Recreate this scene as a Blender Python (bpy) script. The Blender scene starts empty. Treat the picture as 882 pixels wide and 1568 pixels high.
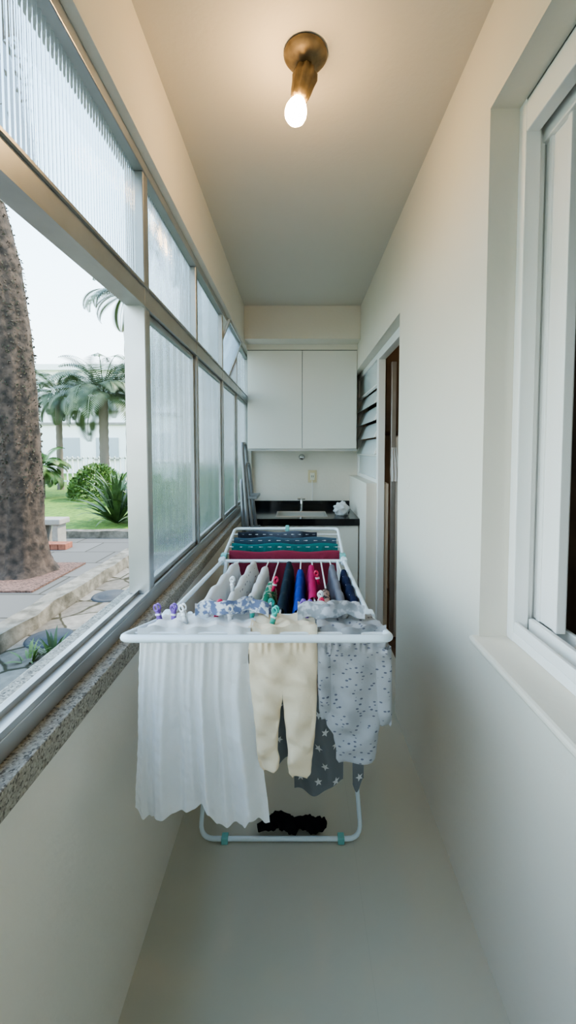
import bpy, bmesh, math, random
from mathutils import Vector, Matrix
random.seed(4)
S = bpy.context.scene
COL = S.collection

# ------------------------------------------------------------------ materials
def new_mat(name):
    m = bpy.data.materials.new(name); m.use_nodes = True
    nt = m.node_tree
    return m, nt, nt.nodes, nt.links, nt.nodes['Principled BSDF']

def mat(name, col, rough=.5, metal=0, bump=0, bscale=60, var=0, vscale=4, col2=None, trans=0, spec=.5, detail=4, sheen=0):
    m, nt, N, L, P = new_mat(name)
    P.inputs['Base Color'].default_value = (*col, 1)
    P.inputs['Roughness'].default_value = rough
    P.inputs['Metallic'].default_value = metal
    P.inputs['Specular IOR Level'].default_value = spec
    if sheen: P.inputs['Sheen Weight'].default_value = sheen
    tc = N.new('ShaderNodeTexCoord')
    if var or col2:
        nz = N.new('ShaderNodeTexNoise'); nz.inputs['Scale'].default_value = vscale; nz.inputs['Detail'].default_value = detail
        L.new(tc.outputs['Object'], nz.inputs['Vector'])
        r = N.new('ShaderNodeValToRGB')
        c2 = col2 if col2 else tuple(c*(1-var) for c in col)
        r.color_ramp.elements[0].position = .35; r.color_ramp.elements[1].position = .65
        r.color_ramp.elements[0].color = (*c2, 1); r.color_ramp.elements[1].color = (*col, 1)
        L.new(nz.outputs['Fac'], r.inputs['Fac']); L.new(r.outputs['Color'], P.inputs['Base Color'])
    if bump:
        n2 = N.new('ShaderNodeTexNoise'); n2.inputs['Scale'].default_value = bscale; n2.inputs['Detail'].default_value = 5
        L.new(tc.outputs['Object'], n2.inputs['Vector'])
        b = N.new('ShaderNodeBump'); b.inputs['Strength'].default_value = bump; b.inputs['Distance'].default_value = .01
        L.new(n2.outputs['Fac'], b.inputs['Height']); L.new(b.outputs['Normal'], P.inputs['Normal'])
    return m

def cloth(name, col, col2=None, transl=.25, vscale=6, dots=None, dscale=60, dsize=.25):
    m, nt, N, L, P = new_mat(name)
    P.inputs['Roughness'].default_value = .9; P.inputs['Specular IOR Level'].default_value = .1
    P.inputs['Base Color'].default_value = (*col, 1)
    tc = N.new('ShaderNodeTexCoord')
    out = N['Material Output']
    csock = None
    if dots:
        v = N.new('ShaderNodeTexVoronoi'); v.inputs['Scale'].default_value = dscale; v.inputs['Randomness'].default_value = .7
        mpp = N.new('ShaderNodeMapping'); mpp.inputs['Scale'].default_value = (.7, .3, 1.3)
        L.new(tc.outputs['Object'], mpp.inputs['Vector']); L.new(mpp.outputs[0], v.inputs['Vector'])
        lt = N.new('ShaderNodeMath'); lt.operation = 'LESS_THAN'; lt.inputs[1].default_value = dsize
        L.new(v.outputs['Distance'], lt.inputs[0])
        mx = N.new('ShaderNodeMix'); mx.data_type = 'RGBA'
        mx.inputs['A'].default_value = (*col, 1); mx.inputs['B'].default_value = (*dots, 1)
        L.new(lt.outputs[0], mx.inputs['Factor']); csock = mx.outputs['Result']
    elif col2:
        nz = N.new('ShaderNodeTexNoise'); nz.inputs['Scale'].default_value = vscale
        L.new(tc.outputs['Object'], nz.inputs['Vector'])
        r = N.new('ShaderNodeValToRGB'); r.color_ramp.elements[0].position = .45; r.color_ramp.elements[1].position = .55
        r.color_ramp.elements[0].color = (*col, 1); r.color_ramp.elements[1].color = (*col2, 1)
        L.new(nz.outputs['Fac'], r.inputs['Fac']); csock = r.outputs['Color']
    t = N.new('ShaderNodeBsdfTranslucent'); t.inputs['Color'].default_value = (*col, 1)
    if csock:
        L.new(csock, P.inputs['Base Color']); L.new(csock, t.inputs['Color'])
    ms = N.new('ShaderNodeMixShader'); ms.inputs[0].default_value = transl
    L.new(P.outputs[0], ms.inputs[1]); L.new(t.outputs[0], ms.inputs[2]); L.new(ms.outputs[0], out.inputs['Surface'])
    w = N.new('ShaderNodeTexNoise'); w.inputs['Scale'].default_value = 60; w.inputs['Detail'].default_value = 6
    L.new(tc.outputs['Object'], w.inputs['Vector'])
    b = N.new('ShaderNodeBump'); b.inputs['Strength'].default_value = .5; b.inputs['Distance'].default_value = .005
    L.new(w.outputs['Fac'], b.inputs['Height']); L.new(b.outputs['Normal'], P.inputs['Normal'])
    return m

M_wall = mat('wall_paint', (.79, .73, .63), .75, bump=.12, bscale=45, var=.02, vscale=1.5)
M_ceil = mat('ceiling_paint', (.67, .62, .535), .85, bump=.08, bscale=60)
M_trimw = mat('white_enamel', (.88, .87, .84), .35, bump=.03, bscale=30)
M_alu = mat('aluminium', (.52, .515, .50), .36, metal=.8, var=.12, vscale=8)
M_chrome = mat('chrome', (.8, .8, .8), .15, metal=1)
M_lam = mat('cabinet_laminate', (.78, .76, .69), .35)
M_dark = mat('dark_gap', (.03, .03, .03), .8)
M_black = mat('black_granite', (.012, .012, .014), .12, var=.5, vscale=90)
M_steel = mat('sink_steel', (.62, .62, .6), .3, metal=1)
M_wood = mat('wardrobe_wood', (.16, .085, .045), .5, var=.4, vscale=6)
M_plas = mat('outlet_plastic', (.70, .58, .36), .4)
M_room = mat('room_paint', (.60, .52, .44), .8)
M_rack = mat('rack_enamel', (.72, .82, .88), .3)
M_wire = mat('rack_wire', (.80, .84, .88), .3)
M_joint = mat('teal_joint', (.20, .52, .50), .4)

def granite():
    m, nt, N, L, P = new_mat('speckled_granite')
    tc = N.new('ShaderNodeTexCoord')
    v = N.new('ShaderNodeTexVoronoi'); v.inputs['Scale'].default_value = 260
    L.new(tc.outputs['Object'], v.inputs['Vector'])
    r = N.new('ShaderNodeValToRGB'); e = r.color_ramp
    e.elements[0].position = 0; e.elements[0].color = (.10, .085, .07, 1)
    e.elements[1].position = 1; e.elements[1].color = (.45, .41, .34, 1)
    a = e.elements.new(.25); a.color = (.28, .25, .205, 1)
    sx = N.new('ShaderNodeSeparateColor'); L.new(v.outputs['Color'], sx.inputs[0])
    L.new(sx.outputs[0], r.inputs['Fac']); L.new(r.outputs['Color'], P.inputs['Base Color'])
    n = N.new('ShaderNodeTexNoise'); n.inputs['Scale'].default_value = 50; n.inputs['Detail'].default_value = 8
    L.new(tc.outputs['Object'], n.inputs['Vector'])
    b = N.new('ShaderNodeBump'); b.inputs['Strength'].default_value = .8; b.inputs['Distance'].default_value = .01
    L.new(n.outputs['Fac'], b.inputs['Height']); L.new(b.outputs['Normal'], P.inputs['Normal'])
    P.inputs['Roughness'].default_value = .7
    return m
M_gran = granite()

def floor_mat():
    m, nt, N, L, P = new_mat('floor_tile')
    tc = N.new('ShaderNodeTexCoord'); mp = N.new('ShaderNodeMapping')
    mp.inputs['Location'].default_value = (.60, -.1, 0)
    L.new(tc.outputs['Object'], mp.inputs['Vector'])
    b = N.new('ShaderNodeTexBrick'); b.offset = 0
    b.inputs['Scale'].default_value = 1; b.inputs['Brick Width'].default_value = .8; b.inputs['Row Height'].default_value = 3.2
    b.inputs['Mortar Size'].default_value = .001; b.inputs['Mortar Smooth'].default_value = .5
    b.inputs['Color1'].default_value = (.60, .575, .485, 1); b.inputs['Color2'].default_value = (.602, .577, .487, 1)
    b.inputs['Mortar'].default_value = (.56, .535, .45, 1)
    L.new(mp.outputs[0], b.inputs['Vector'])
    n = N.new('ShaderNodeTexNoise'); n.inputs['Scale'].default_value = 3; n.inputs['Detail'].default_value = 6
    L.new(tc.outputs['Object'], n.inputs['Vector'])
    mx = N.new('ShaderNodeMix'); mx.data_type = 'RGBA'; mx.blend_type = 'MULTIPLY'; mx.inputs['Factor'].default_value = .06
    L.new(b.outputs['Color'], mx.inputs['A']); L.new(n.outputs['Color'], mx.inputs['B'])
    L.new(mx.outputs['Result'], P.inputs['Base Color'])
    P.inputs['Roughness'].default_value = .38
    return m
M_floor = floor_mat()

def flagstone_mat():
    m, nt, N, L, P = new_mat('flagstones')
    tc = N.new('ShaderNodeTexCoord')
    n0 = N.new('ShaderNodeTexNoise'); n0.inputs['Scale'].default_value = 3
    L.new(tc.outputs['Object'], n0.inputs['Vector'])
    mv = N.new('ShaderNodeMix'); mv.data_type = 'VECTOR'; mv.inputs['Factor'].default_value = .12
    L.new(tc.outputs['Object'], mv.inputs['A']); L.new(n0.outputs['Color'], mv.inputs['B'])
    v = N.new('ShaderNodeTexVoronoi'); v.feature = 'DISTANCE_TO_EDGE'; v.inputs['Scale'].default_value = 3.8
    v2 = N.new('ShaderNodeTexVoronoi'); v2.inputs['Scale'].default_value = 3.8
    L.new(mv.outputs['Result'], v.inputs['Vector']); L.new(mv.outputs['Result'], v2.inputs['Vector'])
    r = N.new('ShaderNodeValToRGB'); r.color_ramp.elements[0].position = .02; r.color_ramp.elements[1].position = .05
    L.new(v.outputs['Distance'], r.inputs['Fac'])
    sc = N.new('ShaderNodeSeparateColor'); L.new(v2.outputs['Color'], sc.inputs[0])
    rc = N.new('ShaderNodeValToRGB'); rc.color_ramp.elements[0].color = (.13, .115, .095, 1); rc.color_ramp.elements[1].color = (.22, .20, .17, 1)
    L.new(sc.outputs[0], rc.inputs['Fac'])
    mx = N.new('ShaderNodeMix'); mx.data_type = 'RGBA'; mx.inputs['A'].default_value = (.05, .045, .028, 1)
    L.new(r.outputs['Color'], mx.inputs['Factor']); L.new(rc.outputs['Color'], mx.inputs['B'])
    n = N.new('ShaderNodeTexNoise'); n.inputs['Scale'].default_value = 18; n.inputs['Detail'].default_value = 8
    L.new(tc.outputs['Object'], n.inputs['Vector'])
    m2 = N.new('ShaderNodeMix'); m2.data_type = 'RGBA'; m2.blend_type = 'OVERLAY'; m2.inputs['Factor'].default_value = .5
    L.new(mx.outputs['Result'], m2.inputs['A']); L.new(n.outputs['Fac'], m2.inputs['B'])
    L.new(m2.outputs['Result'], P.inputs['Base Color']); P.inputs['Roughness'].default_value = .95; P.inputs['Specular IOR Level'].default_value = .15
    return m
M_flag = flagstone_mat()

def paver_mat():
    m, nt, N, L, P = new_mat('concrete_pavers')
    tc = N.new('ShaderNodeTexCoord')
    b = N.new('ShaderNodeTexBrick'); b.inputs['Scale'].default_value = 1
    b.inputs['Brick Width'].default_value = .9; b.inputs['Row Height'].default_value = .6; b.inputs['Mortar Size'].default_value = .012
    b.inputs['Color1'].default_value = (.155, .15, .14, 1); b.inputs['Color2'].default_value = (.125, .12, .11, 1); b.inputs['Mortar'].default_value = (.06, .055, .045, 1)
    L.new(tc.outputs['Object'], b.inputs['Vector']); L.new(b.outputs['Color'], P.inputs['Base Color']); P.inputs['Roughness'].default_value = .95
    P.inputs['Specular IOR Level'].default_value = .15
    return m
M_pave = paver_mat()
M_gravel = mat('red_gravel', (.20, .11, .085), .95, bump=1, bscale=60, col2=(.06, .035, .025), vscale=45)
M_grass = mat('grass', (.14, .25, .033), .95, bump=1, bscale=40, col2=(.065, .14, .017), vscale=12)
M_stone = mat('curb_stone', (.21, .19, .155), .9, bump=1, bscale=18, col2=(.09, .08, .06), vscale=9)
M_bark = mat('bark', (.085, .058, .043), .95, bump=1, bscale=22, col2=(.02, .015, .011), vscale=11, detail=12)
M_ivy = mat('dry_ivy', (.07, .05, .037), .9, col2=(.024, .028, .013), vscale=8)
M_leaf = mat('leaf_green', (.07, .13, .045), .5, col2=(.03, .06, .02), vscale=5)
M_leaf2 = mat('leaf_light', (.13, .22, .055), .5, col2=(.05, .10, .025), vscale=4)
M_palm = mat('palm_leaf', (.11, .15, .08), .5, col2=(.045, .07, .035), vscale=3)
M_ptr = mat('palm_trunk', (.16, .135, .11), .9, bump=1, bscale=15)
M_conc = mat('concrete', (.30, .28, .25), .9, bump=.5, bscale=30, var=.2)
M_brick = mat('brick_red', (.30, .11, .07), .9, var=.3, vscale=20)
M_bldg = mat('facade_white', (.88, .88, .87), .9)
M_bwin = mat('facade_window', (.38, .42, .46), .3)

def reeded():
    m, nt, N, L, P = new_mat('reeded_glass')
    out = N['Material Output']
    tr = N.new('ShaderNodeBsdfTranslucent'); tr.inputs['Color'].default_value = (.86, .93, .97, 1)
    tp = N.new('ShaderNodeBsdfTransparent'); tp.inputs['Color'].default_value = (.85, .92, .96, 1)
    rf = N.new('ShaderNodeBsdfRefraction'); rf.inputs['IOR'].default_value = 1.45; rf.inputs['Roughness'].default_value = .05
    rf.inputs['Color'].default_value = (.78, .89, .96, 1)
    gl = N.new('ShaderNodeBsdfGlossy'); gl.inputs['Roughness'].default_value = .12
    a = N.new('ShaderNodeMixShader'); a.inputs[0].default_value = .78
    L.new(tp.outputs[0], a.inputs[1]); L.new(rf.outputs[0], a.inputs[2])
    b = N.new('ShaderNodeMixShader'); b.inputs[0].default_value = .08
    L.new(a.outputs[0], b.inputs[1]); L.new(tr.outputs[0], b.inputs[2])
    c = N.new('ShaderNodeMixShader'); c.inputs[0].default_value = .14
    L.new(b.outputs[0], c.inputs[1]); L.new(gl.outputs[0], c.inputs[2])
    L.new(c.outputs[0], out.inputs['Surface'])
    return m
M_reed = reeded()

# ------------------------------------------------------------------ mesh helpers
def mk(name, verts, faces, mats, parent=None, smooth=False, midx=None):
    me = bpy.data.meshes.new(name); me.from_pydata([tuple(v) for v in verts], [], faces)
    if not isinstance(mats, (list, tuple)): mats = [mats]
    for m in mats: me.materials.append(m)
    if midx:
        for p, i in zip(me.polygons, midx): p.material_index = i
    if smooth:
        for p in me.polygons: p.use_smooth = True
    me.update()
    o = bpy.data.objects.new(name, me); COL.objects.link(o)
    if parent: o.parent = parent
    return o

def empty(name, loc=(0, 0, 0)):
    o = bpy.data.objects.new(name, None); COL.objects.link(o); o.location = loc; o.empty_display_size = .05
    return o

def boxes(name, lst, m, parent=None, bevel=0):
    V, F = [], []
    for (x0, x1, y0, y1, z0, z1) in lst:
        b = len(V)
        V += [(x0, y0, z0), (x1, y0, z0), (x1, y1, z0), (x0, y1, z0), (x0, y0, z1), (x1, y0, z1), (x1, y1, z1), (x0, y1, z1)]
        F += [tuple(b+i for i in f) for f in [(0, 3, 2, 1), (4, 5, 6, 7), (0, 1, 5, 4), (1, 2, 6, 5), (2, 3, 7, 6), (3, 0, 4, 7)]]
    o = mk(name, V, F, m, parent)
    if bevel:
        md = o.modifiers.new('bevel', 'BEVEL'); md.width = bevel; md.segments = 2; md.limit_method = 'ANGLE'
    return o

def tube(name, paths, r, m, parent=None, cyclic=False, res=6):
    cu = bpy.data.curves.new(name, 'CURVE'); cu.dimensions = '3D'; cu.bevel_depth = r; cu.bevel_resolution = 3; cu.resolution_u = res
    cu.use_fill_caps = True
    for p in paths:
        s = cu.splines.new('POLY'); s.points.add(len(p)-1)
        for i, q in enumerate(p): s.points[i].co = (*q, 1)
        s.use_cyclic_u = cyclic; s.use_smooth = True
    cu.materials.append(m)
    o = bpy.data.objects.new(name, cu); COL.objects.link(o)
    if parent: o.parent = parent
    return o

def rounded(pts, r=.04, n=6):
    out = [Vector(pts[0])]
    for i in range(1, len(pts)-1):
        p = Vector(pts[i]); a = Vector(pts[i-1]); b = Vector(pts[i+1])
        da = (a-p).normalized()*min(r, (a-p).length*.45); db = (b-p).normalized()*min(r, (b-p).length*.45)
        A, B = p+da, p+db
        for k in range(n+1):
            t = k/n; out.append(A*(1-t)**2+p*2*t*(1-t)+B*t*t)
    out.append(Vector(pts[-1])); return out

def lathe(name, prof, m, parent=None, n=32, mtx=None, flute=0, nf=8):
    V, F = [], []
    for (r, z) in prof:
        for i in range(n):
            a = 2*math.pi*i/n; rr = r*(1+flute*math.cos(nf*a))
            V.append(Vector((rr*math.cos(a), rr*math.sin(a), z)))
    for j in range(len(prof)-1):
        for i in range(n):
            k = (i+1) % n; F.append((j*n+i, j*n+k, (j+1)*n+k, (j+1)*n+i))
    if mtx: V = [mtx @ v for v in V]
    return mk(name, V, F, m, parent, True)

# ------------------------------------------------------------------ room shell
XL, XR, ZC, YB = -.44, .52, 2.59, 3.95
YF = -2.6
boxes('floor', [(-.44, .66, YF, 4.1, -.1, 0)], M_floor)
boxes('ceiling', [(-.60, .66, YF, 4.1, ZC, ZC+.12)], M_ceil)
boxes('wall_left', [(-.60, XL, YF, 4.1, -.3, .86), (-.60, XL, YF, 4.1, 2.28, ZC), (-.60, XL, 3.88, 4.1, .86, 2.28), (-.60, XL, YF, -2.3, .86, 2.28)], M_wall)
boxes('wall_back', [(XL, .66, YB, 4.1, 0, ZC)], M_wall)
boxes('wall_front', [(XL, .66, YF, YF+.1, 0, ZC)], M_wall)
wr = boxes('wall_right', [(XR, .66, YF+.1, -.4, 0, ZC), (XR, .66, -.4, 1.15, 0, .845), (XR, .66, -.4, 1.15, 2.32, ZC), (XR, .66, 1.15, 2.12, 0, ZC),
      (XR, .66, 2.12, YB, 2.10, ZC), (.50, .66, 2.97, YB, 0, 1.16)], M_wall)
boxes('trim_1', [(XL+.0005, XR-.0005, 3.43, YB-.001, 2.32, ZC-.001)], M_wall)
boxes('trim_2', [(XL+.0005, XR-.0005, 3.602, 3.615, 2.272, 2.32)], M_wall)
boxes('window_sill_ledge', [(.495, .66, -.4, 1.165, .846, .868)], M_wall, bevel=.008)
boxes('granite_sill', [(-.61, -.428, -2.32, 3.9, .86, .908)], M_gran, bevel=.004)

# rooms beyond the right wall
boxes('wall_room', [(2.4, 2.5, YF, 4.2, 0, ZC), (.66, 2.5, 4.1, 4.2, 0, ZC), (.66, 2.5, YF-.1, YF, 0, ZC), (.66, 2.4, 2.3, 2.36, 0, ZC)], M_room)
boxes('floor_room', [(.66, 2.5, YF, 4.2, -.1, -.001)], M_wood)
boxes('ceiling_room', [(.66, 2.5, YF, 4.2, ZC, ZC+.1)], M_ceil)
wd = empty('wardrobe')
boxes('carcass', [(1.25, 1.8, 1.05, 2.25, 0, 2.3)], M_wood, wd)
boxes('doors', [(1.235, 1.25, 1.07, 1.64, .06, 2.27), (1.235, 1.25, 1.66, 2.23, .06, 2.27)], M_wood, wd, .004)
kc = empty('kitchen_wall_cabinet')
M_wood2 = mat('kitchen_wood', (.20, .14, .095), .5, var=.3, vscale=6)
boxes('carcass', [(.70, 1.15, 3.3, 4.08, 1.55, 2.35)], M_wood2, kc)
boxes('doors', [(.705, .92, 3.28, 3.30, 1.56, 2.34), (.93, 1.145, 3.28, 3.30, 1.56, 2.34)], M_wood2, kc, .003)
kl = empty('kitchen_fill_light')  # added fill light, an invented glowing dome that brightens the dim kitchen
mkl, nt_, N_, L_, P_ = new_mat('fill_glow'); P_.inputs['Emission Color'].default_value = (1, .88, .72, 1); P_.inputs['Emission Strength'].default_value = 12
lathe('fill_dome', [(0, -.06), (.08, -.055), (.12, -.03), (.13, 0)], mkl, kl, mtx=Matrix.Translation((1.45, 3.2, ZC-.001)))

# ------------------------------------------------------------------ left window
w1 = empty('window_1')
YM = [1.30, 1.94, 2.6, 3.2]
fr = [(-.535, -.465, -2.3, 3.88, .908, .945), (-.53, -.47, -2.3, 3.88, 1.845, 1.90), (-.53, -.465, -2.3, 3.88, 2.245, 2.28),
      (-.53, -.468, -2.3, -2.26, .945, 2.245), (-.53, -.468, -.70, -.66, .945, 2.245), (-.53, -.468, 3.85, 3.88, .945, 2.245)]
for i, y in enumerate(YM):
    h = .02 if i == 0 else .014
    fr.append((-.535, -.468, y-h, y+h, .945, 2.245))
boxes('frame', fr, M_alu, w1, .003)
boxes('tracks', [(-.475, -.466, -.66, 3.85, .945, .957), (-.512, -.504, -.66, 3.85, .945, .957), (-.474, -.464, -.66, 3.85, 1.90, 1.907), (-.474, -.464, -.66, 3.85, 1.838, 1.845)], M_alu, w1)
ss = []
ys = [1.30]+YM[1:]+[3.865]
for a, b in zip(ys[:-1], ys[1:]):
    a2, b2 = a+.016, b-.016
    ss += [(-.51, -.48, a2, a2+.018, .95, 1.84), (-.51, -.48, b2-.018, b2, .95, 1.84), (-.51, -.48, a2, b2, .95, .975), (-.51, -.48, a2, b2, 1.82, 1.84)]
boxes('sashes', ss, M_alu, w1, .002)
def ribbed(name, y0, y1, z0, z1, x, parent, tilt=0):
    per = .014; n = int((y1-y0)/per)*8; V, F = [], []
    for i in range(n+1):
        y = y0+(y1-y0)*i/n; dx = .0034*math.sin(2*math.pi*(y-y0)/per)
        V += [(x+dx, y, z0), (x+dx-tilt, y, z1)]
    F = [(2*i, 2*i+2, 2*i+3, 2*i+1) for i in range(n)]
    return mk(name, V, F, M_reed, parent, True)
ribbed('glass_top_1', -.66, 1.28, 1.90, 2.245, -.495, w1)
for i, (a, b) in enumerate(zip(ys[:-1], ys[1:])):
    ribbed('glass_low_%d' % (i+1), a+.034, b-.034, .975, 1.82, -.495, w1)
    if i != 2: ribbed('glass_top_%d' % (i+2), a+.014, b-.014, 1.90, 2.245, -.495, w1)
V0 = boxes('pivot_sash', [(-.5, -.485, 2.62, 2.64, 1.905, 2.24), (-.5, -.485, 3.16, 3.18, 1.905, 2.24), (-.5, -.485, 2.64, 3.16, 1.905, 1.92), (-.5, -.485, 2.64, 3.16, 2.225, 2.24)], M_alu, w1)
g = ribbed('pivot_glass', 2.64, 3.16, 1.92, 2.225, -.4925, w1)
for o in (V0, g):
    mt = Matrix.Translation((-.4925, 0, 2.07)) @ Matrix.Rotation(math.radians(22), 4, 'Y') @ Matrix.Translation((.4925, 0, -2.07))
    o.data.transform(mt)

# ------------------------------------------------------------------ right window (sliding shutter)
w2 = empty('window_2')
boxes('frame', [(.598, .64, 1.115, 1.15, .868, 2.32), (.60, .72, -.4, 1.15, .868, .895), (.60, .612, -.4, 1.115, .895, .925), (.64, .655, -.4, 1.115, .895, .935), (.70, .712, -.4, 1.15, .895, .93),
      (.60, .635, -.4, 1.15, 2.235, 2.32), (.652, .668, -.4, 1.15, 2.215, 2.32), (.69, .705, -.4, 1.15, 2.20, 2.32), (.60, .72, -.4, 1.15, 2.31, 2.32),
      (.645, .66, 1.13, 1.15, .895, 2.3), (.64, .72, 1.14, 1.15, .895, 2.32)], M_trimw, w2, .003)
boxes('sash', [(.665, .68, 1.03, 1.135, .93, 2.24), (.66, .685, 1.025, 1.04, .93, 2.24), (.66, .685, 1.10, 1.115, .93, 2.24), (.69, .70, 1.045, 1.139, .93, 2.24),
      (.665, .68, -.4, -.1, .93, 2.24)], M_trimw, w2, .002)

# ------------------------------------------------------------------ door + louvre window
d1 = empty('door_1')
boxes('frame', [(.575, .625, 2.935, 2.969, 0, 2.10), (.575, .625, 2.12, 2.935, 2.045, 2.10), (.575, .625, 2.121, 2.15, 0, 2.045)], M_trimw, d1, .003)
boxes('leaf', [(.68, .715, 2.985, 3.02, 0.01, 2.04)], M_alu, d1, .003)
boxes('leaf_panel', [(.715, 1.40, 2.99, 3.005, .01, 1.5)], mat('frosted_panel', (.62, .58, .52), .3), d1)
w3 = empty('window_3')
boxes('frame', [(.575, .62, 2.971, 3.0, 1.16, 2.10), (.575, .62, 3.90, 3.95, 1.16, 2.10), (.575, .62, 3.0, 3.9, 1.16, 1.19), (.575, .62, 3.0, 3.9, 2.06, 2.10), (.575, .60, 3.0, 3.9, 1.87, 1.885), (.575, .60, 3.0, 3.9, 1.355, 1.37)], M_trimw, w3, .003)
M_sl = mat('louvre_glass', (.72, .78, .78), .25, spec=.6)
V, F = [], []
SF, SFr = [], []
for z in (1.43, 1.555, 1.68, 1.805):
    def slab(y0, y1, xo, t, V, F):
        b = len(V); x0, x1, h = .612, .562, .060
        V += [(x0-xo, y0, z+h), (x1-xo, y0, z-h), (x1-xo, y1, z-h), (x0-xo, y1, z+h), (x0-xo+t, y0, z+h+t*.3), (x1-xo+t, y0, z-h+t*.3), (x1-xo+t, y1, z-h+t*.3), (x0-xo+t, y1, z+h+t*.3)]
        F += [tuple(b+i for i in f) for f in [(0, 3, 2, 1), (4, 5, 6, 7), (0, 1, 5, 4), (1, 2, 6, 5), (2, 3, 7, 6), (3, 0, 4, 7)]]
    slab(3.02, 3.88, 0, .006, V, F)
    slab(3.0, 3.02, .004, .014, SF, SFr); slab(3.88, 3.9, .004, .014, SF, SFr)
mk('slats', V, F, M_sl, w3)
mk('slat_clips', SF, SFr, M_trimw, w3)
boxes('fixed_panes', [(.59, .595, 3.0, 3.9, 1.885, 2.06), (.59, .595, 3.0, 3.9, 1.19, 1.36)], M_sl, w3)

def sheet(rows, nr, nc, yf, zf=None):
    V, F = [], []
    zt, zb = rows[0][0], rows[-1][0]
    for j in range(nr+1):
        t = j/nr; z = zt+(zb-zt)*t
        for k in range(len(rows)-1):
            if rows[k][0] >= z >= rows[k+1][0]-1e-9: break
        a, b = rows[k], rows[k+1]; q = (a[0]-z)/max(1e-9, a[0]-b[0])
        q = q*q*(3-2*q) if len(rows) > 3 else q
        xl = a[1]+(b[1]-a[1])*q; xr = a[2]+(b[2]-a[2])*q
        for i in range(nc+1):
            u = i/nc; x = xl+(xr-xl)*u
            V.append((x, yf(u, t, x, z), z+(zf(u, t) if zf else 0)))
    for j in range(nr):
        for i in range(nc):
            a = j*(nc+1)+i; F.append((a, a+1, a+nc+2, a+nc+1))
    return V, F
V, F = sheet([(1.42, .66, .70), (1.25, .655, .735), (1.18, .66, .73)], 12, 16, lambda u, t, x, z: 2.90+.01*math.sin(u*20))
mk('hand_towel', V, F, cloth('towel_white', (.8, .8, .8)), None, True)

# ------------------------------------------------------------------ back end: cabinet, counter
uc = empty('wall_cabinet')
boxes('carcass', [(-.438, .518, 3.62, 3.948, 1.405, 2.268)], M_lam, uc)
boxes('doors', [(-.436, .038, 3.60, 3.619, 1.415, 2.266), (.042, .516, 3.60, 3.619, 1.415, 2.266)], M_lam, uc, .002)
boxes('gap', [(.038, .042, 3.612, 3.619, 1.42, 2.26), (-.438, .518, 3.605, 3.64, 2.2685, 2.2715)], M_dark, uc)
boxes('handle_strip', [(-.438, .518, 3.595, 3.622, 1.395, 1.413)], M_alu, uc)

ct = empty('sink_counter')
zt = .85
boxes('top', [(-.438, .498, 3.27, 3.39, zt-.04, zt), (-.438, .498, 3.66, 3.948, zt-.04, zt), (-.438, -.18, 3.39, 3.66, zt-.04, zt), (.245, .498, 3.39, 3.66, zt-.04, zt),
      (-.438, .498, 3.925, 3.948, zt, zt+.065), (-.438, -.42, 3.3, 3.925, zt, zt+.065), (-.438, .498, 3.27, 3.29, zt-.055, zt-.04)], M_black, ct)
boxes('basin', [(-.185, .25, 3.38, 3.392, zt-.16, zt+.003), (-.185, .25, 3.655, 3.667, zt-.16, zt+.003), (-.185, -.172, 3.392, 3.655, zt-.16, zt+.003), (.237, .25, 3.392, 3.655, zt-.16, zt+.003), (-.185, .25, 3.38, 3.667, zt-.17, zt-.16)], M_steel, ct, .004)
boxes('base', [(-.436, .496, 3.31, 3.94, 0.0, zt-.055)], M_lam, ct)
boxes('base_doors', [(-.43, .03, 3.29, 3.309, .08, zt-.06), (.035, .49, 3.29, 3.309, .08, zt-.06)], M_lam, ct, .002)
fa = empty('faucet')
tube('body', [[(.035, 3.80, zt), (.035, 3.80, zt+.09)]], .014, M_chrome, fa)
tube('spout', [rounded([(.035, 3.80, zt+.07), (.035, 3.78, zt+.11), (.035, 3.66, zt+.11), (.035, 3.65, zt+.07)], .03)], .009, M_chrome, fa)
tube('handle', [[(.0, 3.80, zt+.1), (.07, 3.80, zt+.1)]], .008, M_chrome, fa)
va = empty('wall_valve')
lathe('flange', [(0, 0), (.03, 0), (.03, .008), (.012, .015), (.012, .05), (.02, .052), (.02, .075), (0, .078)], M_chrome, va, mtx=Matrix.Translation((.04, YB, 1.335)) @ Matrix.Rotation(math.radians(90), 4, 'X'))
ou = empty('power_outlet')
boxes('plate', [(.10, .185, 3.94, 3.949, 1.09, 1.21)], M_plas, ou, .003)
boxes('socket', [(.12, .165, 3.934, 3.941, 1.115, 1.185)], mat('socket_white', (.8, .76, .62), .4), ou, .003)
boxes('holes', [(.133, .137, 3.932, 3.935, 1.14, 1.16), (.148, .152, 3.932, 3.935, 1.14, 1.16)], M_dark, ou)
tube('cord', [[(.14, 3.93, 1.11), (.145, 3.935, 1.02), (.14, 3.94, .915)]], .003, M_trimw, ou)
bm = bmesh.new(); bmesh.ops.create_icosphere(bm, subdivisions=4, radius=1)
for v in bm.verts:
    n = v.co.normalized(); k = 1+.22*math.sin(7*n.x+3*n.y)*math.cos(6*n.z+2*n.x)+.12*math.sin(15*n.y+11*n.z)
    v.co = Vector((n.x*.06*k+.375, n.y*.07*k+3.47, zt+.05+n.z*.055*k)); v.co.z = max(v.co.z, zt+.001)
me = bpy.data.meshes.new('crumpled_cloth'); bm.to_mesh(me); bm.free()
for p in me.polygons: p.use_smooth = True
me.materials.append(cloth('rag_white', (.82, .82, .80))); o = bpy.data.objects.new('crumpled_cloth', me); COL.objects.link(o)

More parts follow.
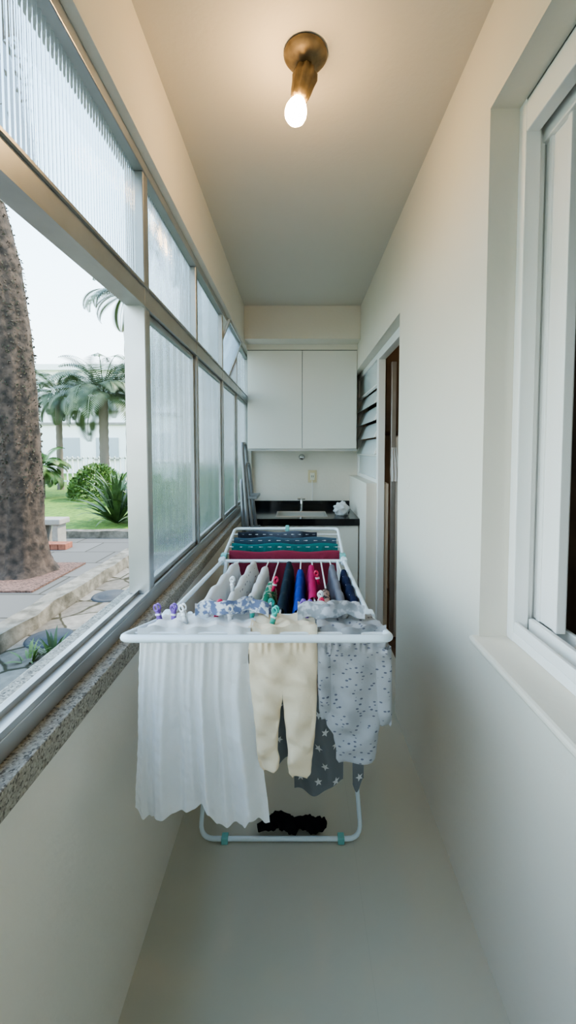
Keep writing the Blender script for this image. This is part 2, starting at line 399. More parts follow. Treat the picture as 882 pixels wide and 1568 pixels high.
# folded step ladder by the left wall
sl = empty('folding_ladder')
def U(x0, y0, y1, z1, xt, yt0, yt1):
    return rounded([(x0, y0, .01), (xt, yt0, z1), (xt, yt1, z1), (x0, y1, .01)], .05)
M_lad = mat('ladder_aluminium', (.26, .265, .27), .4, metal=.5)
tube('rails', [U(-.30, 2.86, 3.22, 1.45, -.400, 2.95, 3.14), U(-.24, 2.88, 3.2, 1.30, -.375, 2.95, 3.14), U(-.35, 2.9, 3.18, 1.18, -.41, 2.97, 3.12)], .013, M_lad, sl)
boxes('steps', [(-.36+.0, -.29, 2.92, 3.17, z, z+.02) for z in (.3, .55, .8, 1.05)], M_lad, sl, .003)

# ------------------------------------------------------------------ ceiling lamp
M_brass = mat('aged_brass', (.26, .19, .11), .5, metal=.5, var=.4, vscale=30)
lp = empty('ceiling_lamp')
T0 = Matrix.Translation((.024, 1.29, ZC))
lathe('canopy', [(0, 0), (.064, 0), (.066, -.006), (.060, -.014), (.045, -.020), (.03, -.026), (.016, -.034), (0, -.036)], M_brass, lp, mtx=T0)
TL = T0 @ Matrix.Translation((.008, 0, -.03)) @ Matrix.Rotation(math.radians(15), 4, 'Y')
lathe('torch_socket', [(.010, .005), (.016, -.01), (.030, -.02), (.034, -.04), (.030, -.060), (.027, -.085), (.024, -.10), (.019, -.108), (0, -.108)], M_brass, lp, mtx=TL, flute=.15, nf=8)
mb, nt, N, L, P = new_mat('bulb_glow')
P.inputs['Base Color'].default_value = (1, .9, .7, 1); P.inputs['Emission Color'].default_value = (1, .70, .38, 1); P.inputs['Emission Strength'].default_value = 70
lathe('bulb', [(.014, -.10), (.018, -.108), (.026, -.120), (.032, -.136), (.033, -.148), (.029, -.163), (.018, -.174), (.0, -.178)], mb, lp, mtx=TL)

# ------------------------------------------------------------------ drying rack
rk = empty('clothes_drying_rack')
def ox(y): return .025*(y-.8)/1.35
XA, XB = -.36, .19
yF, zF, yH, zH, yR, zR, yE, zE = .81, 1.02, 1.10, .945, 1.83, .90, 2.18, .98
YFT = 1.40
def P3(s, y, z): return ((XA if s < 0 else XB)+ox(y), y, z)
tube('tubes', [rounded([P3(-1, yH, zH), P3(-1, yF, zF), P3(1, yF, zF), P3(1, yH, zH)], .03),
               rounded([P3(-1, yR, zR), P3(-1, yE, zE), P3(1, yE, zE), P3(1, yR, zR)], .03),
               [P3(-1, yH, zH), P3(-1, yR, zR)], [P3(1, yH, zH), P3(1, yR, zR)], [P3(-1, yR, zR), P3(1, yR, zR)], [P3(-1, yH, zH), P3(1, yH, zH)],
               rounded([(XA+.04, yR-.02, zR), (XA+.01, YFT, .012), (XB+.038, YFT, .012), (XB-.01, yR-.02, zR)], .05),
               rounded([(XA+.06, yH+.02, zH), (XA+.05, 1.90, .012), (XB+.0, 1.90, .012), (XB-.03, yH+.02, zH)], .05)], .008, M_rack, rk)
wires = []
for k in (1, 2, 3, 4):
    t = k/5; y = yF+(yH-yF)*t; z = zF+(zH-zF)*t; wires.append([P3(-1, y, z), P3(1, y, z)])
    y = yR+(yE-yR)*t; z = zR+(zE-zR)*t; wires.append([P3(-1, y, z), P3(1, y, z)])
WX = [-.28, -.21, -.145, -.10, -.05, .0, .05, .09, .13, .165]
for x in WX: wires.append([(x, yH, zH), (x+.015, yR, zR)])
tube('wires', wires, .003, M_wire, rk)
jb = []
for y, z in ((yH, zH), (yR, zR)):
    for s in (-1, 1):
        p = P3(s, y, z); jb.append((p[0]-.014, p[0]+.014, y-.02, y+.02, z-.016, z+.016))
boxes('joints', jb, M_rack, rk, .006)
jc = []
for x in (-.26, .155): jc.append((x-.012, x+.012, YFT-.014, YFT+.014, .001, .024))
xm = (XA+XB)/2+.03; jc.append((xm-.01, xm+.01, yE-.013, yE+.013, zE-.013, zE+.018))
for s in (-1, 1):
    p = P3(s, 1.83, .9); jc.append((p[0]-.013, p[0]+.013, 1.86, 1.9, .893, .922))
boxes('teal_clips', jc, M_joint, rk, .003)

# ------------------------------------------------------------------ garments on the front wing
K, KZ = .00141, .001438         # metres per sewing-pattern unit
def gx(a): return (a-456)*K
def gz(b): return 1.4-(b-690)*KZ
YC = .868
def nz(x, z, s=0): return math.sin(37*x+3*s+5*math.sin(9*z))*.5+math.sin(61*x-11*z+s)*.3+math.sin(23*z+17*x+2*s)*.2
def wrk(x, z, s=0):
    return (math.sin(90*z+60*x+s+2.5*math.sin(20*x+s))*.4+math.sin(55*z-75*x+2*s+2*math.sin(25*z))*.35+math.sin(140*z+30*x+3*s)*.25)
def smoothstep(t): t = max(0, min(1, t)); return t*t*(3-2*t)

def over_bar(x0, x1, V, F, amp=.004, y1=1.05, tail=.10, seed=0, y0=None):
    y0 = y0 or YC
    b = len(V); nc = 60; path = []
    z0 = 1.013
    path.append((y0-.002, .985))
    for k in range(15):
        t = k/14; y = y0+(y1-y0)*t
        path.append((y, z0+(.968-z0)*t+.004-.008*abs(math.sin(t*math.pi*3))))
    for k in range(1, 8): path.append((y1+.006, .968-tail*k/7))
    for j, (y, z) in enumerate(path):
        for i in range(nc+1):
            x = x0+(x1-x0)*i/nc
            V.append((x, y+.006*math.sin(x*60+seed), z+amp*nz(x, y*3, seed)+amp*.5+.0025*math.sin(x*140+y*30+seed)))
    for j in range(len(path)-1):
        for i in range(nc):
            a = b+j*(nc+1)+i; F.append((a, a+1, a+nc+2, a+nc+1))

C_white = cloth('muslin_white', (.93, .93, .92), transl=.35)
rows = [(gz(970), gx(212), gx(384)), (gz(1060), gx(208), gx(386)), (gz(1234), gx(200), gx(412))]
bot = [(0, -.01), (.05, -.048), (.10, -.044), (.17, -.024), (.25, -.020), (.45, -.020), (.56, -.010), (.61, -.05), (.66, -.057), (.76, -.058), (.81, -.05), (.86, -.022), (.91, -.026), (.97, -.05), (1, -.048)]
def botf(u):
    for a, b in zip(bot[:-1], bot[1:]):
        if a[0] <= u <= b[0]:
            return a[1]+(b[1]-a[1])*smoothstep((u-a[0])/(b[0]-a[0]))
    return bot[-1][1]
def yt(u, t, x, z):
    a = .005+.020*smoothstep(t*1.2)
    w_ = u+.03*math.sin(u*9+1)
    return YC+.004+a*(math.sin(w_*19+.8*math.sin(3*t))*.5+math.sin(w_*38+2+t)*.38+nz(x, z)*.12)+.0017*math.sin(w_*97+3*math.sin(2.2*t)+6*math.sin(u*4))+.002*wrk(x, z)+.0008*math.sin(260*z+80*x)
V, F = sheet(rows, 110, 220, yt, lambda u, t: botf(u)*t**2)
over_bar(gx(212), gx(384), V, F)
mk('muslin_cloth', V, F, C_white, None, True)

def puff(parts, yc, th, seed, V, F, nr=60, nc=36, wr=.006, glob=None):
    for rows in parts:
        for sgn in (-1, 1):
            def yf(u, t, x, z, sgn=sgn):
                e = max(0, 1-(2*u-1)**2)**.5
                if glob:
                    gl, gr, zc = glob
                    ug = max(0, min(1, (x-gl)/(gr-gl))); eg = max(0, 1-(2*ug-1)**2)**.5
                    s = smoothstep((zc-z)/.03+.5); e = eg*(1-s)+e*s
                cc = max(0, min(1, (1-t)*8))**.5
                gather = .004*math.sin(x*330+2*math.sin(x*90))*max(0, 1-t*9)
                return yc+sgn*(th*e*cc)+wr*nz(x*1.3, z*1.6, seed)*min(1, e*1.5)+gather+.006*wrk(x, z, seed)*min(1, e*1.5)
            v, f = sheet(rows, nr, nc, yf)
            b = len(V); V += v; F += [tuple(b+i for i in q) for q in f]
def R(l): return [(gz(a), gx(b), gx(c)) for a, b, c in l]
V, F = [], []
puff([R([(972, 382, 433), (1000, 380, 433), (1035, 382, 433), (1062, 385, 432.8), (1090, 388, 429), (1120, 391, 426), (1145, 392, 425), (1160, 394, 428), (1172, 397, 427), (1180, 403, 421)]),
      R([(972, 433, 485), (1000, 433, 487), (1035, 433, 486), (1062, 433.2, 486), (1090, 435, 485), (1120, 438, 483), (1150, 441, 480), (1165, 440, 478), (1182, 442, 477), (1192, 448, 471)])],
     YC, .013, 1, V, F, nr=110, glob=(gx(382), gx(486), gz(1072)))
over_bar(gx(380), gx(486), V, F, .006, seed=2)
C_cream = cloth('cotton_cream', (.90, .76, .57), transl=.2)
mk('baby_pants', V, F, C_cream, None, True)
V, F = [], []
puff([R([(972, 487, 592), (1010, 487, 592), (1060, 489, 590), (1085, 494, 586), (1105, 501, 584), (1125, 512, 581), (1145, 516, 579), (1160, 516, 577), (1167, 520, 572)]),
      R([(985, 570, 600), (1040, 574, 602), (1085, 578, 602), (1106, 584, 602), (1110, 586, 600)]),
      R([(985, 487, 510), (1040, 487, 512), (1080, 489, 510), (1100, 493, 506)])], YC, .008, 5, V, F, nr=90, nc=60)
over_bar(gx(487), gx(592), V, F, .005, seed=4)
mk('baby_bodysuit', V, F, cloth('jersey_grey', (.45, .45, .46), dots=(.17, .17, .21), dscale=95, dsize=.22), None, True)

C_star = cloth('star_grey', (.20, .215, .23), transl=.1)
C_sw = cloth('star_white', (.75, .75, .75), transl=.1)
def star_cloth(name, x0, x1, y0, ztop, zbot, n, seed):
    rnd = random.Random(seed)
    yf = lambda u, t, x, z: y0+.012*math.sin(x*45+seed)+.006*math.sin(x*90+z*20)
    V, F = sheet([(ztop, x0, x1), (zbot, x0+.01, x1-.005)], 40, 50, yf, lambda u, t: -.02*t*math.sin(u*5))
    mi = [0]*len(F)
    for r_ in range(n):
        for c in range(max(1, int((x1-x0)/.055))):
            cx = x0+.03+c*.055+(.02 if r_ % 2 else 0); cz = zbot+.03+r_*.055
            if cx > x1-.02: continue
            R_ = .013; a0 = rnd.random()*2; b = len(V)
            V.append((cx, yf(0, 0, cx, cz)-.004, cz))
            for k in range(10):
                a = a0+k*math.pi/5; rr = R_ if k % 2 == 0 else R_*.42
                x = cx+rr*math.cos(a); z = cz+rr*math.sin(a); V.append((x, yf(0, 0, x, z)-.004, z))
            for k in range(10): F.append((b, b+1+k, b+1+(k+1) % 10)); mi.append(1)
    return mk(name, V, F, [C_star, C_sw], None, True, mi)
star_cloth('star_print_blanket', -.02, .15, 1.24, .90, .335, 9, 1)
star_cloth('star_print_shorts', .165, .215, 1.26, .88, .34, 7, 2)
star_cloth('star_print_bib', -.11, -.02, 1.30, .90, .37, 8, 3)

# ------------------------------------------------------------------ garments over the middle wires (hung along the wires)
def drape_y(name, x, y0, y1, ln, ln2, m, spread=.02, seed=0, ztop=None, flare=.02):
    V, F = [], []; ny = 50
    prof = []
    for k in range(16): prof.append((-1, 1-k/16))
    for k in range(7):
        a = math.pi*(1-k/6); prof.append((math.cos(a), None, math.sin(a)))
    for k in range(1, 17): prof.append((1, k/16))
    for p in prof:
        for i in range(ny+1):
            s = i/ny; y = y0+(y1-y0)*s
            zt_ = (zH+(zR-zH)*(y-yH)/(yR-yH)) if ztop is None else ztop
            if len(p) == 3: dx, dz = p[0]*.011, p[2]*.009+.005*math.sin(s*23+seed)
            else:
                L_ = ln if p[0] < 0 else ln2
                L_ *= 1+.1*math.sin(s*9+seed)
                q = p[1]
                dx = p[0]*(.011+spread*q**.55)+flare*q*math.sin(s*11+seed*2+p[0])+.006*q*math.sin(s*27+seed)+.006*math.sin(s*40+q*14+seed)*min(1, q*4)
                dz = -L_*q+.005*math.sin(s*23+seed)*(1-q)
                y += .02*q*math.sin(seed*3+q*4)-(.03*q if s < .1 else 0)
            V.append((x+dx+.015*(y-yH)/.73, y, zt_+.002+dz))
    for j in range(len(prof)-1):
        for i in range(ny):
            a = j*(ny+1)+i; F.append((a, a+1, a+ny+2, a+ny+1))
    return mk(name, V, F, m, None, True)
C_off = cloth('cotton_offwhite', (.80, .79, .79), transl=.3)
C_pat = cloth('cotton_print', (.70, .69, .67), dots=(.30, .28, .30), dscale=65, dsize=.22)
drape_y('white_shirt', -.285, 1.16, 1.78, .3, .25, C_off, seed=1, flare=.006, spread=.026)
drape_y('printed_shirt', -.21, 1.14, 1.80, .28, .26, C_pat, seed=2, flare=.006, spread=.026)
drape_y('grey_shirt', -.147, 1.25, 1.7, .2, .26, C_off, seed=7, flare=.006, spread=.015)
drape_y('green_shirt', -.10, 1.12, 1.42, .12, .14, cloth('green_print', (.03, .20, .12), (.55, .6, .5), vscale=45), seed=3, spread=.018, flare=.006)
drape_y('navy_top', -.05, 1.15, 1.75, .26, .22, cloth('dark_teal', (.02, .035, .05), transl=.05), seed=4, spread=.018, flare=.006)
drape_y('blue_shirt', .0, 1.14, 1.62, .24, .2, cloth('royal_blue', (.03, .06, .32), transl=.1), seed=5, spread=.016, flare=.006)
drape_y('pink_shirt', .045, 1.25, 1.72, .2, .24, cloth('magenta', (.50, .03, .13), transl=.1), seed=6, spread=.012, flare=.005)
drape_y('patterned_dress', .088, 1.10, 1.35, .22, .26, cloth('dark_floral', (.04, .03, .03), (.42, .27, .22), vscale=50), seed=8, spread=.013, flare=.005)
drape_y('grey_leggings', .132, 1.16, 1.7, .24, .26, cloth('mid_grey', (.18, .18, .21), transl=.1), seed=9, spread=.012, flare=.004)
drape_y('navy_shorts', .172, 1.16, 1.60, .16, .18, cloth('navy', (.015, .02, .05), transl=.05), seed=10, spread=.012, flare=.004)

# ------------------------------------------------------------------ far wing cloths (hung across)
def drape_x(name, x0, x1, y, z, ln, m, seed=0, ln2=None):
    V, F = [], []; nx = 50; prof = [(-1, 1-k/14) for k in range(14)]
    for k in range(7):
        a = math.pi*(1-k/6); prof.append((math.cos(a), None, math.sin(a)))
    prof += [(1, k/14) for k in range(1, 15)]
    for p in prof:
        for i in range(nx+1):
            s = i/nx; x = x0+(x1-x0)*s
            if len(p) == 3: dy, dz = p[0]*.008, p[2]*.007
            else:
                q = p[1]; dy = p[0]*(.008+.008*q)+.008*q*math.sin(s*26+seed)+.004*q*math.sin(s*55+seed*2)+.003*math.sin(s*70+seed)
                dz = -(ln if p[0] < 0 else (ln2 or ln))*q
            V.append((x, y+dy, z+.003+dz+.004*math.sin(s*14+seed)))
    for j in range(len(prof)-1):
        for i in range(nx):
            a = j*(nx+1)+i; F.append((a, a+1, a+nx+2, a+nx+1))
    return mk(name, V, F, m, None, True)
drape_x('crimson_towel', -.32, .195, 1.90, .918, .45, cloth('crimson', (.28, .04, .075), transl=.1), 1)
drape_x('teal_towel', -.32, .195, 1.975, .936, .4, cloth('teal', (.02, .17, .17), transl=.1), 2)
drape_x('slate_towel', -.32, .195, 2.045, .952, .4, cloth('slate', (.06, .11, .15), transl=.1), 3)
drape_x('charcoal_towel', -.31, .10, 2.115, .968, .4, cloth('charcoal', (.03, .035, .05), (.10, .12, .16), transl=.1), 4)

# black socks lying by the foot bar
M_sock = cloth('sock_black', (.008, .008, .01), transl=0)
sk = empty('black_socks')
for k, (pts, rad) in enumerate((([(-.145, 1.43, .02), (-.10, 1.44, .035), (-.06, 1.45, .04), (-.02, 1.43, .028), (.0, 1.42, .02)], .024),
                                ([(-.02, 1.46, .02), (.02, 1.45, .028), (.06, 1.44, .024), (.09, 1.43, .035), (.10, 1.43, .05)], .023))):
    V, F = [], []; P_s = rounded(pts, .03, 5); n = 18
    for j, p in enumerate(P_s):
        t = j/(len(P_s)-1); rr = rad*(math.sin(math.pi*min(1, max(0, t*.92+.04)))**.35)
        d = (P_s[min(j+1, len(P_s)-1)]-P_s[max(j-1, 0)]).normalized(); up = Vector((0, 0, 1)); sd = d.cross(up).normalized(); up = sd.cross(d)
        for i in range(n):
            a = 2*math.pi*i/n; q = rr*(1+.18*math.sin(3*a+j*.9+k)+.1*math.sin(5*a-j*1.7))
            v = p+sd*q*1.25*math.cos(a)+up*q*.75*math.sin(a); v.z = max(v.z, .001); V.append(v)
    for j in range(len(P_s)-1):
        for i in range(n): F.append((j*n+i, j*n+(i+1) % n, (j+1)*n+(i+1) % n, (j+1)*n+i))
    F.append(tuple(range(n))); F.append(tuple(range(len(V)-n, len(V))))
    mk('sock_%d' % (k+1), V, F, M_sock, sk, True)

# clothespins: ring grip + two prongs
pm = [mat('peg_purple', (.22, .10, .42), .35), mat('peg_teal', (.05, .45, .38), .35), mat('peg_red', (.65, .03, .10), .35), mat('peg_white', (.8, .8, .8), .35)]
V, F, MI = [], [], []
def peg(x, y, z, ci, rot=0, tilt=0):
    Mx = Matrix.Translation((x, y, z)) @ Matrix.Rotation(rot, 4, 'Z') @ Matrix.Rotation(tilt, 4, 'Y') @ Matrix.Scale(.8, 4)
    def addbox(x0, x1, y0, y1, z0, z1, c):
        b = len(V)
        for q in [(x0, y0, z0), (x1, y0, z0), (x1, y1, z0), (x0, y1, z0), (x0, y0, z1), (x1, y0, z1), (x1, y1, z1), (x0, y1, z1)]: V.append(Mx @ Vector(q))
        for f in [(0, 3, 2, 1), (4, 5, 6, 7), (0, 1, 5, 4), (1, 2, 6, 5), (2, 3, 7, 6), (3, 0, 4, 7)]:
            F.append(tuple(b+i for i in f)); MI.append(c)
    for sy in (-1, 1):
        b = len(V); n1, n2 = 16, 6
        for i in range(n1):
            a = 2*math.pi*i/n1
            for j in range(n2):
                c = 2*math.pi*j/n2; r = .0075+.003*math.cos(c)
                V.append(Mx @ Vector((r*math.cos(a), sy*(.006)+.002*math.sin(c), .026+r*1.25*math.sin(a))))
        for i in range(n1):
            for j in range(n2):
                F.append((b+i*n2+j, b+((i+1) % n1)*n2+j, b+((i+1) % n1)*n2+(j+1) % n2, b+i*n2+(j+1) % n2)); MI.append(ci)
        addbox(-.0065, .0065, sy*.003-.002, sy*.003+.002, -.022, .019, ci)
        addbox(-.0085, .0085, sy*.004-.002, sy*.004+.002, .002, .008, 3)
pegs = [(-.345, 1.0, .985, 0), (-.308, 1.0, .985, 0), (-.205, 1.03, .985, 2), (-.235, 1.04, .978, 3), (-.113, 1.0, .992, 1), (-.057, .95, 1.0, 1), (.02, 1.03, .985, 0), (.062, 1.04, .985, 2),
        (-.075, 1.3, .96, 2), (-.068, 1.12, .955, 1), (.065, 1.15, .965, 3), (.028, 1.11, .955, 0), (.07, 1.4, .95, 2),
        (-.165, .98, .992, 3), (.12, 1.0, .99, 3), (-.27, .96, 1.0, 3), (-.21, 1.3, .96, 3)]
for i, (x, y, z, c) in enumerate(pegs): peg(x, y, z+.004, c, rot=(i % 5-2)*.2, tilt=(i % 3-1)*.25)
mk('clothespins', V, F, pm, None, True, MI)
V, F = [], []
over_bar(-.25, -.07, V, F, .010, y1=1.085, seed=9, tail=.05, y0=.98)
mk('small_printed_cloth', [(v[0], v[1], v[2]+.012) for v in V], F, cloth('blue_print', (.78, .79, .82), (.20, .24, .36), vscale=75), None, True)
V, F = [], []
over_bar(.0, .16, V, F, .010, y1=1.085, seed=13, tail=.05, y0=.96)
mk('small_grey_cloth', [(v[0], v[1], v[2]+.012) for v in V], F, cloth('grey_print', (.66, .67, .70), (.38, .40, .42), vscale=50), None, True)

# ------------------------------------------------------------------ OUTSIDE
ZG = -.1
def plane(name, x0, x1, y0, y1, z, m): return boxes(name, [(x0, x1, y0, y1, z-.02, z)], m)
plane('ground', -60, 20, -20, 60, ZG-.08, M_grass)
plane('flagstone_path', -2.19, -.61, -6, 12, ZG, M_flag)
plane('paved_walkway', -9, -2.4, -6, 6.93, ZG, M_pave)
plane('gravel_bed', -4.2, -2.8, 4.25, 5.35, ZG+.022, M_gravel)
plane('lawn', -20, -2.40, 7.14, 25.6, ZG+.06, M_grass)
def rough_curb(name, x0, x1, y0, y1, z0, z1, m, seg=.25, parent=None):
    bm = bmesh.new(); bmesh.ops.create_cube(bm, size=1)
    for v in bm.verts: v.co = Vector((x0+(x1-x0)*(v.co.x+.5), y0+(y1-y0)*(v.co.y+.5), z0+(z1-z0)*(v.co.z+.5)))
    long = 'y' if (y1-y0) > (x1-x0) else 'x'
    es = [e for e in bm.edges if abs(getattr(e.verts[0].co, long)-getattr(e.verts[1].co, long)) > .5]
    bmesh.ops.subdivide_edges(bm, edges=es, cuts=int(max(y1-y0, x1-x0)/seg), use_grid_fill=True)
    for v in bm.verts: v.co += Vector((random.uniform(-.015, .015), random.uniform(-.015, .015), random.uniform(-.012, .012)))
    me = bpy.data.meshes.new(name); bm.to_mesh(me); bm.free(); me.materials.append(m)
    o = bpy.data.objects.new(name, me); COL.objects.link(o); return o
rough_curb('stone_curb', -2.38, -2.2, -3, 12, ZG-.05, ZG+.13, M_stone)
rough_curb('lawn_curb', -9, -2.4, 6.95, 7.12, ZG-.05, ZG+.12, M_stone)
for k, (x, y) in enumerate(((-1.93, 4.15), (-1.98, 3.2))):
    lathe('manhole_cover' if k == 0 else 'manhole_cover.001', [(0, .012), (.05, .014), (.055, .008), (.11, .014), (.115, .008), (.15, .014), (.17, .012), (.175, 0)], mat('cast_iron', (.05, .055, .06), .8, metal=.1), None, 28, Matrix.Translation((x, y, ZG)))
bn = empty('concrete_bench')
boxes('seat', [(-4.15, -3.72, 6.35, 6.65, ZG+.33, ZG+.42)], M_conc, bn, .015)
boxes('legs', [(-4.1, -4.0, 6.38, 6.62, ZG, ZG+.33), (-3.86, -3.77, 6.38, 6.62, ZG, ZG+.33)], M_conc, bn, .01)
boxes('brick_edging', [(-3.95+i*.115, -3.84+i*.115, 6.1, 6.3, ZG, ZG+.09) for i in range(4)], M_brick, None, .006)

def quadleaf(V, F, p, d, n, L_, W_):
    s = d.cross(n)
    if s.length < 1e-4: s = d.cross(Vector((1, .2, 0)))
    s.normalize(); b = len(V)
    V += [p, p+d*L_*.5+s*W_*.5, p+d*L_, p+d*L_*.5-s*W_*.5]; F.append((b, b+1, b+2, b+3))
def rv(): return Vector((random.gauss(0, 1), random.gauss(0, 1), random.gauss(0, 1))).normalized()
tr = empty('garden_tree')
prof = [(-.1, -3.34, .38), (.0, -3.34, .31), (.15, -3.35, .27), (.5, -3.37, .24), (1.3, -3.37, .235), (2.0, -3.39, .235), (2.8, -3.43, .225), (3.6, -3.51, .21), (4.3, -3.66, .19), (5.2, -3.85, .17), (7, -4.1, .14)]
V, F = [], []; n = 60
def tint(z):
    for a, b in zip(prof[:-1], prof[1:]):
        if a[0] <= z <= b[0]:
            q = (z-a[0])/(b[0]-a[0]); return a[1]+(b[1]-a[1])*q, a[2]+(b[2]-a[2])*q
    return prof[-1][1:]
nzr = 200
for j in range(nzr+1):
    z = -.1+7.1*j/nzr; cx, r = tint(z)
    for i in range(n):
        a = 2*math.pi*i/n; rr = r*(1+.05*math.sin(a*5+z*.7)+.03*math.sin(a*11-z*3)+.02*math.sin(a*19+z*11)+random.uniform(-.015, .015))
        V.append((cx+rr*math.cos(a), 4.95+rr*math.sin(a), z))
for j in range(nzr):
    for i in range(n):
        k = (i+1) % n; F.append((j*n+i, j*n+k, (j+1)*n+k, (j+1)*n+i))
mk('trunk', V, F, M_bark, tr, True)
V, F = [], []
for _ in range(4500):
    z = random.uniform(.8, 5)
    cx, r = tint(z); a = random.uniform(0, 2*math.pi)
    o_ = Vector((math.cos(a), math.sin(a), 0)); p = Vector((cx, 4.95, z))+o_*r*1.0
    d = (o_*.25+rv()*.6+Vector((0, 0, -.4))).normalized(); quadleaf(V, F, p, d, (o_+rv()*.5).normalized(), random.uniform(.02, .045), random.uniform(.012, .024))
mk('ivy', V, F, M_ivy, tr)
brs = []
for a in range(7):
    t = a*.9; brs.append([(-4.0, 4.95, 5.8+a*.15), (-4.0+math.cos(t)*1, 4.95+math.sin(t)*1, 7.2), (-4.0+math.cos(t)*2.2, 4.95+math.sin(t)*2.2, 8.3)])
tube('branches', brs, .06, M_bark, tr)
V, F = [], []
for _ in range(3500):
    t = random.uniform(0, 6.28); r = random.uniform(.2, 2.8); p = Vector((-4+r*math.cos(t), 4.95+r*math.sin(t), 8.3+random.gauss(0, .5)))
    quadleaf(V, F, p, rv(), rv(), .16, .08)
mk('foliage', V, F, M_leaf, tr)

def palm(name, x, y, h, L_, nf, tr_r=.12, m=M_palm, droop=1.0, seed=1, lw=.035):
    rnd = random.Random(seed); e = empty(name)
    prof = [(tr_r*(1.25 if k == 0 else 1+.1*(k % 2)), ZG+.06+(h-ZG-.06)*k/24) for k in range(25)]
    lathe('trunk', prof, M_ptr, e, 14, Matrix.Translation((x, y, 0)))
    V, F = [], []
    for f in range(nf):
        az = 2*math.pi*f/nf*2.4+rnd.uniform(-.2, .2); el = rnd.uniform(-.35, 1.35)
        hd = Vector((math.cos(az), math.sin(az), 0)); side = Vector((-math.sin(az), math.cos(az), 0))
        p = Vector((x, y, h)); nseg = 34; LL = L_*rnd.uniform(.8, 1.1)
        for s in range(nseg):
            t = s/nseg; ang = el-droop*1.9*t*t-.15*t
            d = hd*math.cos(ang)+Vector((0, 0, 1))*math.sin(ang); up = hd*(-math.sin(ang))+Vector((0, 0, 1))*math.cos(ang)
            q = p+d*LL/nseg; b = len(V); w = .012
            V += [p-side*w, p+side*w, q+side*w, q-side*w]; F.append((b, b+1, b+2, b+3))
            if t > .12:
                ll = LL*.28*math.sin(math.pi*min(1, t*.85+.12))
                for sg in (-1, 1):
                    dd = (side*sg+d*.55-up*.0+Vector((0, 0, -.45))).normalized()
                    quadleaf(V, F, p, dd, up, ll, lw)
            p = q
    mk('fronds', V, F, m, e); return e
palm('palm_tree', -6.6, 14, 3.3, 2.2, 48, .14, seed=3, lw=.042)
palm('palm_tree', -8.7, 15, 3.5, 1.7, 34, .10, seed=8, lw=.038)
palm('palm_tree', -5.9, 14.5, 6.9, 2.0, 34, .14, seed=5, lw=.045)
palm('palm_shrub', -7.7, 12.3, .9, 1.0, 26, .08, M_leaf2, seed=11)
palm('palm_shrub', -3.2, 12.3, .7, 1.0, 24, .08, M_leaf, seed=12)

def strap(name, x, y, z, L_, n, m, w=.035, seed=0):
    rnd = random.Random(seed); V, F = [], []
    for k in range(n):
        az = rnd.uniform(0, 6.28); el = rnd.uniform(.35, 1.5); hd = Vector((math.cos(az), math.sin(az), 0)); sd = Vector((-math.sin(az), math.cos(az), 0))
        p = Vector((x, y, z))+hd*.04; LL = L_*rnd.uniform(.7, 1.1); ns = 8; b = len(V)
        for s in range(ns+1):
            t = s/ns; ww = w*math.sin(math.pi*(t*.85+.12)); V += [p-sd*ww, p+sd*ww]
            ang = el-.9*t*t; p = p+(hd*math.cos(ang)+Vector((0, 0, 1))*math.sin(ang))*LL/ns
        for s in range(ns): F.append((b+2*s, b+2*s+1, b+2*s+3, b+2*s+2))
    return mk(name, V, F, m)
strap('agave_plant', -3.6, 8.1, ZG+.06, 1.15, 80, M_leaf, .04, 1)
strap('agave_plant', -3.0, 8.4, ZG+.06, 1.3, 60, M_palm, .05, 2)
strap('agave_plant', -4.9, 11.0, ZG+.06, 1.0, 50, M_leaf2, .05, 3)
strap('weed_tuft', -1.80, 2.95, ZG, .19, 30, M_leaf, .011, 4)
strap('weed_tuft', -1.92, 2.85, ZG, .14, 20, M_leaf2, .009, 5)
def shrub(name, x, y, z, r, h, n, m, seed=0):
    random.seed(seed); V, F = [], []
    for _ in range(n):
        d = rv(); d.z = abs(d.z); p = Vector((x+d.x*r*random.uniform(.8, 1), y+d.y*r*random.uniform(.8, 1), z+d.z*h*random.uniform(.8, 1)))
        quadleaf(V, F, p, (d+rv()*.8).normalized(), rv(), .13, .07)
    return mk(name, V, F, m)
shrub('green_shrub', -6.0, 12.2, .02, .75, .95, 2200, M_leaf2, 1)
shrub('green_shrub', -9.9, 13.6, .02, .9, 1.0, 2200, M_leaf, 2)
shrub('green_shrub', -4.8, 14.2, .02, .8, 1.1, 2400, M_leaf2, 3)
shrub('green_shrub', -12.2, 14.5, .02, 1.0, 1.2, 2200, M_leaf, 4)
shrub('green_shrub', -2.0, 15.0, .02, 1.1, 1.6, 2400, M_leaf, 5)

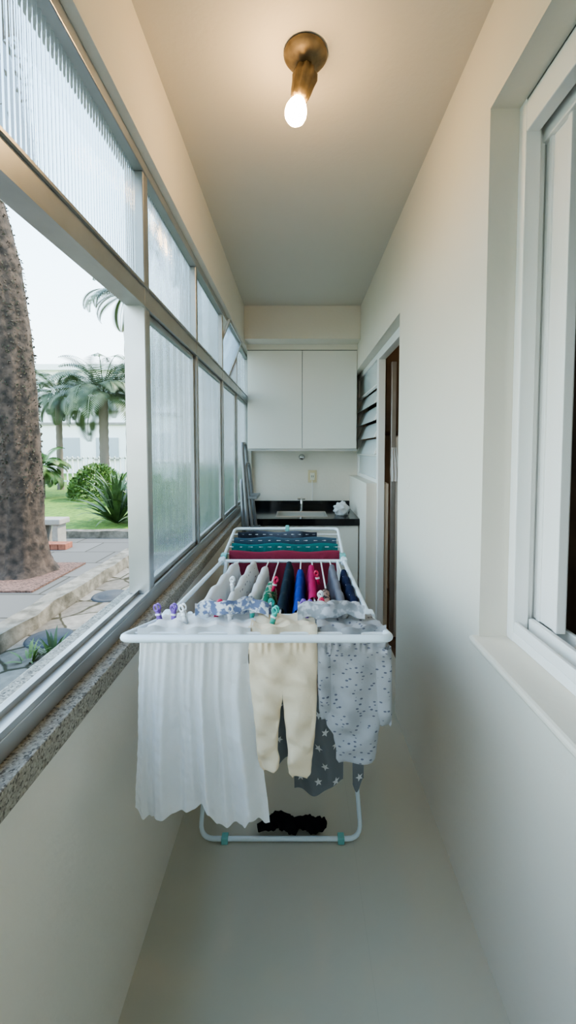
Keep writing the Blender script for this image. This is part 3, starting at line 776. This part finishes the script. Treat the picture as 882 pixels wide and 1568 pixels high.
boxes('garden_fence', [(-14+i*.22, -13.96+i*.22, 17, 17.04, ZG+.06, 1.15) for i in range(50)]+[(-14, -3, 17, 17.04, 1.05, 1.1), (-14, -3, 17, 17.04, .1, .15)], M_bldg)
bl = empty('apartment_building')
boxes('walls', [(-26, 2, 26, 34, ZG-.08, 6.4), (-26.3, 2.3, 25.7, 34, 6.4, 6.75)], M_bldg, bl)
wn = []
for i in range(11):
    for z in (.9, 3.9): wn.append((-25+i*2.45, -23.6+i*2.45, 25.93, 26.02, z, z+1.3))
boxes('windows', wn, M_bwin, bl)
boxes('ledges', [(-26.1, 2.1, 25.85, 26, 3.0, 3.15)]+[(a-.1, b+.1, 25.85, 25.93, z0-.12, z0) for (a, b, _, _, z0, _) in wn], M_conc, bl)

# ------------------------------------------------------------------ light
wld = bpy.data.worlds.new('sky'); S.world = wld; wld.use_nodes = True
N = wld.node_tree.nodes; L = wld.node_tree.links; bg = N['Background']
tc = N.new('ShaderNodeTexCoord'); sp = N.new('ShaderNodeSeparateXYZ'); L.new(tc.outputs['Generated'], sp.inputs[0])
r = N.new('ShaderNodeValToRGB'); r.color_ramp.elements[0].position = 0; r.color_ramp.elements[0].color = (.74, .89, 1, 1)
r.color_ramp.elements[1].position = .8; r.color_ramp.elements[1].color = (.28, .50, .88, 1)
a = r.color_ramp.elements.new(.35); a.color = (.52, .76, 1.0, 1)
L.new(sp.outputs['Z'], r.inputs['Fac']); L.new(r.outputs['Color'], bg.inputs['Color']); bg.inputs['Strength'].default_value = 3.3
sun = bpy.data.lights.new('sun', 'SUN'); sun.energy = 4.5; sun.angle = math.radians(8); sun.color = (1, .93, .82)
so = bpy.data.objects.new('sun', sun); COL.objects.link(so); so.rotation_euler = (math.radians(-20), math.radians(38), 0)

# ------------------------------------------------------------------ camera
cam = bpy.data.cameras.new('camera'); co = bpy.data.objects.new('camera', cam); COL.objects.link(co)
cam.sensor_fit = 'VERTICAL'; cam.sensor_height = 36; cam.lens = 36*640/1600
cam.shift_y = -65/1600; cam.shift_x = -15/1600; cam.clip_start = .01; cam.clip_end = 200
co.location = (0, 0, 1.4); co.rotation_euler = (math.radians(90-2.8), 0, 0)
S.camera = co
S.view_settings.view_transform = 'AgX'
S.view_settings.look = 'AgX - Medium High Contrast'
S.view_settings.exposure = .82
try:
    S.view_settings.use_white_balance = True
    S.view_settings.white_balance_temperature = 7450
    S.view_settings.white_balance_tint = 10
except Exception as ex:
    print('wb', ex)
